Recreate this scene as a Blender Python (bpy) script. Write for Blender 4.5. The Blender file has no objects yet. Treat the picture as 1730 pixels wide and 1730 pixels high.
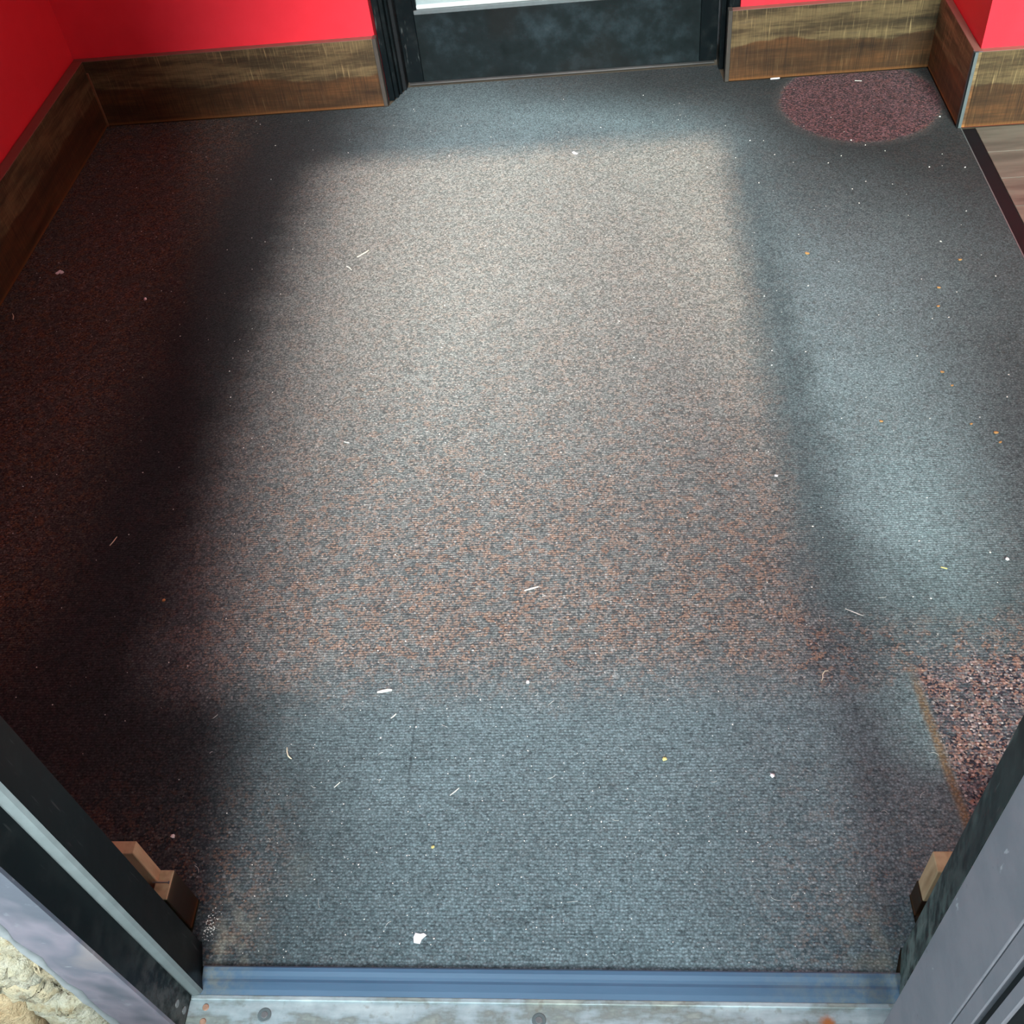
import bpy, bmesh, math, random
from mathutils import Vector, Matrix

# ------------------------------------------------------------------ camera, sky, exposure
scene = bpy.context.scene
COL = scene.collection
cam_data = bpy.data.cameras.new('camera')
cam = bpy.data.objects.new('camera', cam_data)
COL.objects.link(cam)
R = Matrix(((0.9946570314, 0.0326229752, 0.0979445320),
            (0.0409143433, 0.7464912500, -0.6641361532),
            (-0.0947808334, 0.6645950309, 0.7411680231)))
cam.matrix_world = Matrix.Translation((0, 0, 1.5)) @ R.to_4x4()
cam_data.sensor_width = 36.0
cam_data.lens = 36.606
cam_data.clip_start = 0.02
scene.camera = cam

SKY = 2.7                      # hazy daylight
world = bpy.data.worlds.new('overcast_sky')
scene.world = world
world.use_nodes = True
wt = world.node_tree
wt.nodes.clear()
w_out = wt.nodes.new('ShaderNodeOutputWorld')
w_bg = wt.nodes.new('ShaderNodeBackground')
w_tc = wt.nodes.new('ShaderNodeTexCoord')
w_sep = wt.nodes.new('ShaderNodeSeparateXYZ')
w_ramp = wt.nodes.new('ShaderNodeValToRGB')
wt.links.new(w_tc.outputs['Generated'], w_sep.inputs[0])
wt.links.new(w_sep.outputs['Z'], w_ramp.inputs[0])
w_ramp.color_ramp.elements[0].position = 0.0
w_ramp.color_ramp.elements[0].color = (0.62, 0.87, 1.0, 1)
w_ramp.color_ramp.elements[1].position = 1.0
w_ramp.color_ramp.elements[1].color = (0.74, 0.93, 1.05, 1)
wt.links.new(w_ramp.outputs[0], w_bg.inputs['Color'])
w_bg.inputs['Strength'].default_value = SKY
wt.links.new(w_bg.outputs[0], w_out.inputs['Surface'])


sun_data = bpy.data.lights.new('hazy_sun', 'SUN')
sun_data.energy = 13.5
sun_data.angle = math.radians(23)
sun_data.color = (0.97, 1.0, 1.0)
sun = bpy.data.objects.new('hazy_sun', sun_data)
sun.rotation_euler = Vector((-0.055, 1.0, -0.60)).to_track_quat('-Z', 'Y').to_euler()
COL.objects.link(sun)


def portal(name, loc, rot, sx, sy):
    d = bpy.data.lights.new(name, 'AREA')
    d.shape = 'RECTANGLE'
    d.size, d.size_y = sx, sy
    d.cycles.is_portal = True
    o = bpy.data.objects.new(name, d)
    o.location, o.rotation_euler = loc, rot
    COL.objects.link(o)


# sky portals (no light of their own): front doorway, back door glass, the two added windows
portal('sky_portal', (-0.13, 0.47, 1.06), (math.radians(90), 0, 0), 0.96, 2.10)
portal('sky_portal', (-0.12, 3.14, 1.16), (math.radians(-90), 0, 0), 0.86, 1.86)
portal('sky_portal', (0.63, 0.60, 1.12), (math.radians(90), 0, 0), 0.32, 1.86)
portal('sky_portal', (2.05, 0.60, 1.40), (math.radians(90), 0, 0), 2.10, 1.80)

scene.view_settings.view_transform = 'Standard'
scene.view_settings.look = 'None'
scene.view_settings.exposure = 0.0
scene.view_settings.gamma = 1.0
scene.view_settings.use_curve_mapping = False
scene.cycles.max_bounces = 10
scene.cycles.diffuse_bounces = 6
scene.cycles.transparent_max_bounces = 12


# ------------------------------------------------------------------ node helpers
class S:
    """a socket in a node tree, with arithmetic"""
    def __init__(s, t, sock):
        s.t, s.k = t, sock

    def m(s, op, *others, clamp=False):
        n = s.t.nodes.new('ShaderNodeMath')
        n.operation = op
        n.use_clamp = clamp
        for i, v in enumerate((s,) + others):
            put(s.t, n.inputs[i], v)
        return S(s.t, n.outputs[0])

    def __add__(s, o): return s.m('ADD', o)
    def __radd__(s, o): return s.m('ADD', o)
    def __mul__(s, o): return s.m('MULTIPLY', o)
    def __rmul__(s, o): return s.m('MULTIPLY', o)
    def __sub__(s, o): return s.m('SUBTRACT', o)
    def __rsub__(s, o): return (s * -1.0) + o
    def clamp(s): return s.m('ADD', 0.0, clamp=True)
    def max(s, o): return s.m('MAXIMUM', o)
    def min(s, o): return s.m('MINIMUM', o)

    def step(s, a, b):
        """0 at a, 1 at b, smooth"""
        n = s.t.nodes.new('ShaderNodeMapRange')
        n.interpolation_type = 'SMOOTHSTEP'
        flip = a > b
        lo, hi = (b, a) if flip else (a, b)
        put(s.t, n.inputs[0], s)
        n.inputs[1].default_value, n.inputs[2].default_value = lo, hi
        n.inputs[3].default_value, n.inputs[4].default_value = (1, 0) if flip else (0, 1)
        return S(s.t, n.outputs[0])


def put(t, sock, v):
    if isinstance(v, S):
        t.links.new(v.k, sock)
    elif isinstance(v, (tuple, list)):
        sock.default_value = tuple(v) + ((1.0,) if len(v) == 3 and sock.type == 'RGBA' else ())
    else:
        sock.default_value = v


def vec(t, x, y, z=0.0):
    n = t.nodes.new('ShaderNodeCombineXYZ')
    for i, v in enumerate((x, y, z)):
        put(t, n.inputs[i], v)
    return S(t, n.outputs[0])


def noise(t, v, scale=1.0, detail=2.0, rough=0.5):
    n = t.nodes.new('ShaderNodeTexNoise')
    put(t, n.inputs['Vector'], v)
    n.inputs['Scale'].default_value = scale
    n.inputs['Detail'].default_value = detail
    n.inputs['Roughness'].default_value = rough
    return S(t, n.outputs['Fac'])


def voronoi(t, v, scale=1.0, rnd=1.0):
    n = t.nodes.new('ShaderNodeTexVoronoi')
    put(t, n.inputs['Vector'], v)
    n.inputs['Scale'].default_value = scale
    n.inputs['Randomness'].default_value = rnd
    sp = t.nodes.new('ShaderNodeSeparateColor')
    t.links.new(n.outputs['Color'], sp.inputs[0])
    return S(t, n.outputs['Distance']), S(t, sp.outputs[0]), S(t, sp.outputs[1]), S(t, sp.outputs[2])


def mix(t, f, a, b):
    n = t.nodes.new('ShaderNodeMix')
    n.data_type = 'RGBA'
    put(t, n.inputs['Factor'], f)
    put(t, n.inputs['A'], a)
    put(t, n.inputs['B'], b)
    # the RGBA sockets
    for sname, v in (('A_Color', a), ('B_Color', b)):
        sk = next(k for k in n.inputs if k.identifier == sname)
        put(t, sk, v)
    return S(t, next(k for k in n.outputs if k.identifier == 'Result_Color'))


def scale_color(t, c, f):
    n = t.nodes.new('ShaderNodeVectorMath')
    n.operation = 'SCALE'
    put(t, n.inputs[0], c)
    put(t, n.inputs['Scale'], f)
    return S(t, n.outputs[0])


def ramp(t, f, stops, interp='LINEAR'):
    n = t.nodes.new('ShaderNodeValToRGB')
    cr = n.color_ramp
    cr.interpolation = interp
    while len(cr.elements) < len(stops):
        cr.elements.new(0.5)
    for e, (p, c) in zip(cr.elements, stops):
        e.position = p
        e.color = tuple(c) + (1.0,)
    put(t, n.inputs[0], f)
    return S(t, n.outputs[0])


def bump(t, h, strength=0.5, dist=0.001):
    n = t.nodes.new('ShaderNodeBump')
    n.inputs['Strength'].default_value = strength
    n.inputs['Distance'].default_value = dist
    put(t, n.inputs['Height'], h)
    return S(t, n.outputs[0])


def material(name):
    m = bpy.data.materials.new(name)
    m.use_nodes = True
    t = m.node_tree
    bs = t.nodes['Principled BSDF']
    g = t.nodes.new('ShaderNodeNewGeometry')
    sp = t.nodes.new('ShaderNodeSeparateXYZ')
    t.links.new(g.outputs['Position'], sp.inputs[0])
    return m, t, bs, S(t, g.outputs['Position']), S(t, sp.outputs[0]), S(t, sp.outputs[1]), S(t, sp.outputs[2])


def setp(t, bs, **kw):
    names = dict(color='Base Color', rough='Roughness', metal='Metallic', normal='Normal',
                 sheen='Sheen Weight', sheen_rough='Sheen Roughness', spec='Specular IOR Level', sheen_tint='Sheen Tint')
    for k, v in kw.items():
        put(t, bs.inputs[names[k]], v)


# ------------------------------------------------------------------ materials
def mat_carpet():
    m, t, bs, P, x, y, z = material('loop_pile_carpet')
    row = 0.0052
    # ragged loops in rows across the room
    wob = noise(t, P, 90.0, 1.0)
    d, r1, r2, r3 = voronoi(t, vec(t, x * (1 / 0.0038), (y + wob * 0.0030) * (1 / 0.0033)), 1.0, 0.95)
    d2, q1, q2, q3 = voronoi(t, vec(t, x * (1 / 0.016), y * (1 / 0.013)), 1.0, 0.9)
    big = noise(t, P, 3.2, 3.0, 0.55)
    mid = noise(t, P, 11.0, 3.0, 0.6)
    edge = (mid - 0.5) * 0.07
    xe, ye = x + edge, y + edge

    # --- where feet have packed grey dirt in (1) and where something covered the pile (0)
    mat_zone = (xe.step(-0.92, -0.60) * xe.step(0.385, 0.265)) * (ye.step(0.87, 1.06) * ye.step(2.79, 2.62))
    ex, ey = (x - 0.725 + edge * 0.25) * (1 / 0.225), (y - 2.86 + edge * 0.25) * (1 / 0.235)
    er = (ex * ex + ey * ey).m('SQRT')
    disc = er.step(1.02, 0.93)
    ring = er.step(0.93, 1.0) * er.step(1.10, 1.02)
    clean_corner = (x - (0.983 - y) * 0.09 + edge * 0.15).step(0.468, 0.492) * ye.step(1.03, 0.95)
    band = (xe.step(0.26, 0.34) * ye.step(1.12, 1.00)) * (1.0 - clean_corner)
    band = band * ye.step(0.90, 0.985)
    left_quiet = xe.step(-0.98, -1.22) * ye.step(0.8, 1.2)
    front_right = (xe.step(0.10, 0.30) * y.step(0.95, 0.55)) * (1.0 - clean_corner) * (0.35 + big * 0.5)
    front_left = xe.step(-0.47, -0.60) * y.step(0.85, 0.55)
    ridge = ((x - (0.983 - y) * 0.09 + edge * 0.12) - 0.474).m('ABSOLUTE').step(0.011, 0.002) * y.step(1.0, 0.9)
    sidelit_nap = (xe.step(0.38, 0.48) * xe.step(0.88, 0.52)) * (ye.step(1.08, 1.30) * ye.step(2.45, 1.85))  # worn pile painted brighter where light from the sidelight falls
    jamb_shade_dirt = (xe.step(0.29, 0.33) * xe.step(0.46, 0.38)) * (ye.step(1.02, 1.12) * ye.step(2.68, 2.5))  # packed dirt, with the jamb's soft shadow painted in

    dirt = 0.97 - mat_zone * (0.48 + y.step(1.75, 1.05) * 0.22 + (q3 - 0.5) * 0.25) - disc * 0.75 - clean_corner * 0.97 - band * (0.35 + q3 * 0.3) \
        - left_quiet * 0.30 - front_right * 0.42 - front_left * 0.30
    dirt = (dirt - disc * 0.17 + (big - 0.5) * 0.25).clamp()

    # --- the yarn itself: navy, grey, brick and pale loops; brick comes and goes in small blocks
    yarn = ramp(t, r1, [(0.0, (0.018, 0.022, 0.032)), (0.26, (0.035, 0.042, 0.058)), (0.36, (0.115, 0.12, 0.135)),
                        (0.58, (0.19, 0.185, 0.19)), (0.74, (0.21, 0.150, 0.120)), (0.90, (0.30, 0.265, 0.24)), (1.0, (0.52, 0.48, 0.46))])
    brick = (q1 + (r2 - 0.5) * 0.7 + (mat_zone * y.step(1.7, 1.05) * 0.12) - clean_corner * 0.03).step(0.57, 0.72) * r1.step(0.22, 0.40)
    yarn = mix(t, brick * (0.85 - clean_corner * 0.40), yarn, ramp(t, r3, [(0.0, (0.15, 0.060, 0.035)), (0.6, (0.33, 0.135, 0.060)), (1.0, (0.42, 0.22, 0.12))]))
    slate = q1.step(0.42, 0.25) * 0.55
    yarn = mix(t, slate, yarn, (0.075, 0.098, 0.11))
    wine = mix(t, (disc * 0.85 + clean_corner * 0.34 * r2.step(0.3, 0.5)).clamp(), yarn, scale_color(t, (0.115, 0.042, 0.052), r1.m('POWER', 1.6) * 1.9 + 0.12))
    # paler grime right and front, darker at back; left jamb's shade painted in
    tone_fade = (y + (x - 0.3) * 0.7).step(3.0, 2.35) * (x.step(0.98, 0.55) * 0.50 + 0.50)
    sill = (x - 0.02).m('ABSOLUTE').step(0.62, 0.15) * y.step(3.05, 2.72) * y.step(2.40, 2.70) * 0.60
    pale = ((x - y.step(1.2, 0.6) * 0.16 + edge).step(-0.90, -0.40) * tone_fade + sill).clamp().max(mat_zone)
    pale = pale * (0.80 + y.step(1.15, 0.90) * 0.20)
    grime = mix(t, pale, (0.024, 0.031, 0.033), (0.165, 0.232, 0.250))
    grime = scale_color(t, grime, (r1 * 0.50 + 0.75) * (big * 0.40 + 0.80) * (mid * 0.36 + 0.82) * (1.0 - r3.step(0.80, 0.92) * 0.40))
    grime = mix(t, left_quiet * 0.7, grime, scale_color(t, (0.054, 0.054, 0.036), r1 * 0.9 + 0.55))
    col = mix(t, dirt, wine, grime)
    col = mix(t, mat_zone * (0.20 + y.step(1.1, 2.2) * 0.42), col, scale_color(t, (0.46, 0.47, 0.41), r1 * 0.75 + 0.45))     # dry dust under the mat, with back door light painted in towards the rear
    col = scale_color(t, col, 1.0 - jamb_shade_dirt * 0.12 + sidelit_nap * 0.60 + clean_corner * 0.30)
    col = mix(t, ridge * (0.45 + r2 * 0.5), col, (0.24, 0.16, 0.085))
    col = mix(t, ring * (0.10 + r2 * 0.35), col, (0.085, 0.080, 0.078))
    # dusty corners beside the two front jambs, scuffs, one faint seam cross
    dust = ((x + 0.575).m('ABSOLUTE').step(0.07, 0.0) + (x - 0.335).m('ABSOLUTE').step(0.07, 0.0)) * y.step(0.66, 0.50) * noise(t, P, 45.0, 4.0).step(0.38, 0.66)
    dust = dust + (((x + 0.50).m('ABSOLUTE').step(0.05, 0.0) * (y - 0.63).m('ABSOLUTE').step(0.05, 0.0)) * mid.step(0.4, 0.6) * 0.35)
    dust = dust + (((x + 0.155).m('ABSOLUTE').step(0.022, 0.0) * (y - 0.981).m('ABSOLUTE').step(0.022, 0.0)) * 0.4)
    col = mix(t, (dust * 0.75).clamp(), col, (0.24, 0.24, 0.20))
    drag = noise(t, vec(t, x * 5.0, y * 330.0, 3.0), 1.0, 2.0).step(0.60, 0.74) * noise(t, P, 7.0, 2.0).step(0.42, 0.60)
    col = scale_color(t, col, 1.0 - drag * 0.32)
    seam = ((x + 0.341).m('ABSOLUTE').step(0.003, 0.0008) * (y - 0.84).m('ABSOLUTE').step(0.10, 0.05) +
            (y - 0.815).m('ABSOLUTE').step(0.003, 0.0008) * (x + 0.36).m('ABSOLUTE').step(0.12, 0.05)) * 0.32
    col = scale_color(t, col, 1.0 - seam)
    # --- relief: rows, loops
    rib = ((y + wob * 0.0030) * (2 * math.pi / row)).m('SINE') * 0.5 + 0.5
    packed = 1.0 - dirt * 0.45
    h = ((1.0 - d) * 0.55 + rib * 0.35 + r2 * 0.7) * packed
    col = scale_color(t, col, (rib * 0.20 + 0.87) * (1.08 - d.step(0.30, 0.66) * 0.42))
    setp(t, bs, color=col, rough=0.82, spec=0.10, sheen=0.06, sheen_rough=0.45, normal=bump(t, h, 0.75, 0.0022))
    return m


def mat_red():
    m, t, bs, P, x, y, z = material('red_wall_paint')
    n = noise(t, P, 18.0, 4.0)
    c = mix(t, n, (0.72, 0.025, 0.040), (0.80, 0.034, 0.054))
    setp(t, bs, color=c, rough=0.5, spec=0.3, normal=bump(t, noise(t, P, 220.0, 3.0), 0.12, 0.002))
    return m


def mat_laminate(name, axis, seed, dark=1.0):
    """weathered barn-board laminate: tan upper band, brown lower band, saw marks across"""
    m, t, bs, P, x, y, z = material(name)
    u = (x if axis == 'x' else y) + seed * 7.31
    v = z * (1 / 0.205)
    wav = noise(t, vec(t, u * 3.0, seed, 0.0), 1.0, 3.0)
    streak = noise(t, vec(t, u * 4.0, v * 6.5, seed), 1.0, 6.0, 0.66)
    fine = noise(t, vec(t, u * 20.0, v * 45.0, seed), 1.0, 3.0)
    saw = noise(t, vec(t, u * 330.0, v * 2.6, seed), 1.0, 2.0)
    sawgate = noise(t, vec(t, u * 9.0, v * 3.0, seed + 3), 1.0, 3.0)
    up = (v + (wav - 0.5) * 0.60 + (streak - 0.5) * 0.06).step(0.485, 0.525)
    tan = ramp(t, streak * 0.86 + fine * 0.14, [(0.30, (0.018, 0.014, 0.009)), (0.46, (0.062, 0.043, 0.022)), (0.60, (0.135, 0.096, 0.046)), (0.78, (0.075, 0.058, 0.036))])
    brown = ramp(t, streak * 0.8 + fine * 0.2, [(0.30, (0.024, 0.014, 0.008)), (0.50, (0.060, 0.031, 0.014)), (0.68, (0.105, 0.047, 0.018)), (0.85, (0.075, 0.050, 0.032))])
    c = mix(t, up, brown, tan)
    marks = saw.step(0.58, 0.76) * sawgate.step(0.40, 0.62)
    c = mix(t, marks * (up * 0.55 + 0.22), c, (0.24, 0.175, 0.085))
    saw2 = noise(t, vec(t, u * 420.0, v * 1.4, seed + 9), 1.0, 2.0)
    c = mix(t, saw2.step(0.50, 0.30) * (0.70 - up * 0.50) * sawgate.step(0.25, 0.50), c, (0.016, 0.011, 0.008))
    c = mix(t, v.step(0.055, 0.015) * 0.7, c, (0.18, 0.075, 0.024))
    c = scale_color(t, c, (saw * 0.9 + 0.55) * dark)
    setp(t, bs, color=c, rough=0.5, spec=0.25, normal=bump(t, streak + saw * 0.5, 0.15, 0.001))
    return m


def mat_plain(name, col, rough=0.5, metal=0.0, var=0.25, scale=30.0, spec=0.5, bumpy=0.1):
    m, t, bs, P, x, y, z = material(name)
    n = noise(t, P, scale, 5.0, 0.6)
    c = scale_color(t, col, n * (2 * var) + (1 - var))
    setp(t, bs, color=c, rough=(n * 0.2 + (rough - 0.1)).clamp(), metal=metal, spec=spec, normal=bump(t, n, bumpy, 0.001))
    return m


def mat_frame(name, col=(0.0035, 0.006, 0.007), dustcol=(0.10, 0.115, 0.11), rough=0.38, dusty=0.5, grad=0.0):
    """black anodised metal with dusty smears and scratches"""
    m, t, bs, P, x, y, z = material(name)
    n = noise(t, P, 22.0, 6.0, 0.65)
    lo = noise(t, P, 6.0, 3.0)
    sc = noise(t, vec(t, x * 160.0, y * 160.0, z * 22.0), 1.0, 2.0)
    f = n.step(0.46, 0.80) * dusty + sc.step(0.66, 0.74) * 0.45 * lo.step(0.46, 0.62) + lo.step(0.50, 0.72) * dusty * 0.25
    if grad:
        f = f + z.step(grad, 0.0) * noise(t, P, 40.0, 6.0, 0.7).step(0.36, 0.62) * 0.75
    c = mix(t, f.clamp(), col, dustcol)
    setp(t, bs, color=c, rough=(n * 0.3 + (rough - 0.15)).clamp(), spec=0.11, normal=bump(t, n, 0.08, 0.001))
    return m


def mat_rail():
    m, t, bs, P, x, y, z = material('scuffed_black_rail')
    n = noise(t, P, 9.0, 6.0, 0.65)
    k = noise(t, P + 0.0 if False else P, 30.0, 5.0, 0.7)
    c = ramp(t, n * 0.65 + k * 0.35, [(0.34, (0.003, 0.006, 0.006)), (0.50, (0.007, 0.0115, 0.0125)), (0.64, (0.016, 0.026, 0.030)), (0.8, (0.038, 0.048, 0.052))])
    c = mix(t, noise(t, P, 5.0, 2.0).step(0.55, 0.7) * 0.35, c, (0.009, 0.008, 0.0065))
    setp(t, bs, color=c, rough=(k * 0.3 + 0.45), spec=0.12)
    return m


def mat_saddle():
    m, t, bs, P, x, y, z = material('worn_metal_saddle')
    n = noise(t, P, 24.0, 6.0, 0.65)
    k = noise(t, vec(t, x * 7.0, y * 26.0, z), 1.0, 4.0, 0.6)
    c = ramp(t, k * 0.7 + n * 0.3, [(0.36, (0.48, 0.54, 0.48)), (0.46, (0.27, 0.31, 0.29)), (0.52, (0.40, 0.49, 0.51)), (0.66, (0.62, 0.72, 0.72))])  # pale blue pools of reflected sky painted over the worn metal
    c = mix(t, noise(t, P, 60.0, 4.0).step(0.56, 0.72) * 0.45, c, (0.17, 0.15, 0.10))
    rx, ry = x - 0.257, y - 0.424
    rust = ((rx * rx + ry * ry).m('SQRT') + (n - 0.5) * 0.020).step(0.013, 0.004)
    c = mix(t, rust, c, (0.45, 0.16, 0.05))
    setp(t, bs, color=c, rough=(n * 0.3 + 0.28), metal=0.35, spec=0.5, normal=bump(t, n, 0.15, 0.001))
    return m


def mat_vinyl():
    m, t, bs, P, x, y, z = material('sky_tinted_vinyl')
    n = noise(t, vec(t, x * 5.0, y * 40.0, z), 1.0, 5.0, 0.6)
    d = noise(t, P, 70.0, 6.0, 0.7)
    ends = ((x + 0.60).m('ABSOLUTE').step(0.10, 0.0) + (x - 0.34).m('ABSOLUTE').step(0.22, 0.0)).clamp()
    c = mix(t, n, (0.045, 0.098, 0.165), (0.085, 0.165, 0.26))  # blue of the reflected sky painted into the vinyl
    c = mix(t, (ends * d.step(0.30, 0.75) * 0.8), c, (0.20, 0.22, 0.19))
    setp(t, bs, color=c, rough=0.42, spec=0.5, normal=bump(t, n, 0.1, 0.001))
    return m


def mat_stone(seed):
    m, t, bs, P, x, y, z = material('rough_cream_stone')
    n = noise(t, P, 26.0 + seed, 6.0, 0.62)
    k = noise(t, P, 75.0, 5.0, 0.7)
    base = [((0.50, 0.36, 0.20), (0.56, 0.45, 0.28)), ((0.46, 0.45, 0.36), (0.36, 0.33, 0.22)), ((0.50, 0.43, 0.28), (0.33, 0.32, 0.24))][seed % 3]
    c = mix(t, n.step(0.35, 0.65), base[0], base[1])
    c = mix(t, k.step(0.56, 0.74) * 0.6, c, (0.20, 0.145, 0.085))
    c = mix(t, n.step(0.56, 0.70) * 0.6, c, (0.24, 0.15, 0.06))
    c = mix(t, noise(t, vec(t, x * 18.0, y * 18.0, z * 9.0 + seed), 1.0, 6.0, 0.7).step(0.58, 0.66) * 0.7, c, (0.085, 0.06, 0.035))
    setp(t, bs, color=c, rough=0.85, spec=0.2, normal=bump(t, n + k * 0.6, 1.0, 0.012))
    return m


def mat_alu():
    m, t, bs, P, x, y, z = material('dull_aluminium')
    a = noise(t, vec(t, x * 9.0, y * 9.0, z * 5.5), 1.0, 3.0, 0.55)
    n = noise(t, P, 38.0, 5.0, 0.65)
    sc = noise(t, vec(t, x * 40.0, y * 40.0, z * 240.0), 1.0, 2.0).step(0.70, 0.76) * a.step(0.45, 0.55)
    c = ramp(t, a, [(0.36, (0.105, 0.122, 0.155)), (0.46, (0.225, 0.212, 0.258)), (0.54, (0.150, 0.163, 0.205)), (0.64, (0.245, 0.230, 0.245))])
    c = mix(t, (sc * 0.8 + n.step(0.60, 0.72) * 0.25).clamp(), c, (0.42, 0.47, 0.50))
    setp(t, bs, color=c, rough=(n * 0.2 + 0.28), metal=0.4, spec=0.4, normal=bump(t, n, 0.08, 0.001))
    return m


def mat_stile():
    m, t, bs, P, x, y, z = material('grey_bronze_stile')
    n = noise(t, P, 16.0, 6.0, 0.65)
    c = mix(t, n.step(0.35, 0.65), (0.185, 0.190, 0.210), (0.225, 0.220, 0.240))
    c = mix(t, noise(t, P, 55.0, 5.0, 0.7).step(0.62, 0.74) * 0.5, c, (0.10, 0.10, 0.115))
    fleck = noise(t, vec(t, x * 60.0, y * 90.0, z * 34.0), 1.0, 3.0).step(0.72, 0.77)
    c = mix(t, fleck * 0.7, c, (0.42, 0.44, 0.46))
    setp(t, bs, color=c, rough=0.5, spec=0.4, normal=bump(t, n, 0.05, 0.001))
    return m


def mat_rawwood():
    m, t, bs, P, x, y, z = material('raw_pine')
    g = noise(t, vec(t, x * 55.0, y * 55.0, z * 9.0), 1.0, 4.0)
    c = ramp(t, g, [(0.3, (0.36, 0.235, 0.125)), (0.55, (0.52, 0.37, 0.215)), (0.75, (0.44, 0.30, 0.17))])
    setp(t, bs, color=c, rough=0.75, spec=0.2, normal=bump(t, g, 0.2, 0.001))
    return m


def mat_plank(seed):
    m, t, bs, P, x, y, z = material('grey_oak_plank')
    s = noise(t, vec(t, x * 4.0, y * 30.0, seed * 3.7), 1.0, 5.0, 0.6)
    b = noise(t, vec(t, x * 6.0, y * 8.0, seed * 1.7), 1.0, 3.0)
    lo = (0.052, 0.046, 0.038) if seed % 3 else (0.085, 0.078, 0.064)
    hi = (0.095, 0.085, 0.070) if seed % 3 else (0.155, 0.143, 0.115)
    c = mix(t, s.step(0.3, 0.7), lo, hi)
    c = mix(t, b.step(0.58, 0.72) * 0.6, c, (0.030, 0.025, 0.022))
    setp(t, bs, color=c, rough=0.42, spec=0.45, normal=bump(t, s, 0.15, 0.001))
    return m


def mat_glass():
    m = bpy.data.materials.new('clear_pane')
    m.use_nodes = True
    t = m.node_tree
    t.nodes.clear()
    o = t.nodes.new('ShaderNodeOutputMaterial')
    mx = t.nodes.new('ShaderNodeMixShader')
    tr = t.nodes.new('ShaderNodeBsdfTransparent')
    tr.inputs[0].default_value = (0.90, 0.95, 0.925, 1)
    gl = t.nodes.new('ShaderNodeBsdfGlossy')
    gl.inputs['Roughness'].default_value = 0.02
    fr = t.nodes.new('ShaderNodeFresnel')
    fr.inputs['IOR'].default_value = 1.45
    t.links.new(fr.outputs[0], mx.inputs[0])
    t.links.new(tr.outputs[0], mx.inputs[1])
    t.links.new(gl.outputs[0], mx.inputs[2])
    t.links.new(mx.outputs[0], o.inputs[0])
    return m


M = dict(
    carpet=mat_carpet(), red=mat_red(), glass=mat_glass(), rail=mat_rail(), saddle=mat_saddle(), vinyl=mat_vinyl(),
    raw=mat_rawwood(),
    lam_left=mat_laminate('laminate_left', 'y', 1.0), lam_back=mat_laminate('laminate_back', 'x', 2.0),
    lam_right=mat_laminate('laminate_right', 'x', 3.3), lam_return=mat_laminate('laminate_return', 'y', 4.63, 2.1),
    lam_side=mat_laminate('laminate_side', 'x', 5.2), lam_front=mat_laminate('laminate_front', 'x', 6.4, 0.55),
    top=mat_plain('baseboard_top', (0.20, 0.095, 0.075), 0.45, 0, 0.25, 40.0),
    edge_strip=mat_plain('grey_brown_edge_strip', (0.050, 0.044, 0.037), 0.45, 0, 0.25, 60.0),
    sealant=mat_plain('grey_sealant', (0.215, 0.24, 0.245), 0.6, 0, 0.4, 35.0),
    edge_orange=mat_plain('rusty_edge_strip', (0.16, 0.07, 0.03), 0.6, 0, 0.5, 60.0),
    metal_trim=mat_plain('grey_metal_trim', (0.13, 0.16, 0.165), 0.38, 0.3, 0.2, 70.0),
    frame=mat_frame('black_frame', dusty=0.08),
    frame_low=mat_frame('black_frame_low', dusty=0.14, grad=0.30),
    frame_teal=mat_frame('black_frame_grimy', col=(0.006, 0.011, 0.012), dustcol=(0.17, 0.23, 0.21), dusty=0.45, grad=0.62),
    strip=mat_plain('silver_weather_strip', (0.125, 0.155, 0.158), 0.45, 0.1, 0.30, 50.0),
    alu=mat_alu(),
    stile=mat_stile(),
    bead=mat_plain('white_glazing_bead', (0.62, 0.68, 0.66), 0.35, 0.1, 0.15, 40.0),
    gasket=mat_plain('black_rubber', (0.010, 0.012, 0.013), 0.6, 0, 0.3, 60.0, 0.12),
    sweep=mat_plain('bright_door_sweep', (0.13, 0.13, 0.125), 0.35, 0.5, 0.95, 4.0),
    rubber=mat_plain('dark_rubber_strip', (0.007, 0.007, 0.009), 0.6, 0, 0.5, 35.0, 0.15),
    ceiling=mat_plain('white_ceiling', (0.70, 0.70, 0.68), 0.9, 0, 0.04, 8.0),
    mortar=mat_plain('sandy_mortar', (0.10, 0.075, 0.05), 0.95, 0, 0.4, 50.0, 0.2, 0.6),
    concrete=mat_plain('pale_concrete', (0.42, 0.42, 0.40), 0.9, 0, 0.15, 9.0, 0.3, 0.3),
    screw=mat_plain('steel_screw', (0.30, 0.31, 0.31), 0.4, 0.7, 0.3, 200.0),
    rustscrew=mat_plain('rusty_screw', (0.42, 0.25, 0.17), 0.6, 0.2, 0.3, 200.0),
    paper=mat_plain('white_paper', (0.86, 0.85, 0.87), 0.8, 0, 0.05, 90.0),
    straw=mat_plain('dry_straw', (0.74, 0.70, 0.52), 0.7, 0, 0.2, 90.0),
    pale=mat_plain('pale_splinter', (0.74, 0.76, 0.68), 0.7, 0, 0.15, 90.0),
    orange=mat_plain('orange_crumb', (0.50, 0.29, 0.10), 0.7, 0, 0.25, 150.0),
    yellow=mat_plain('yellow_crumb', (0.62, 0.58, 0.22), 0.7, 0, 0.25, 150.0),
    crumb=mat_plain('pale_crumb', (0.80, 0.80, 0.74), 0.8, 0, 0.3, 120.0),
)
STONES = [mat_stone(i) for i in range(3)]
PLANKS = [mat_plank(i) for i in range(6)]


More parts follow.
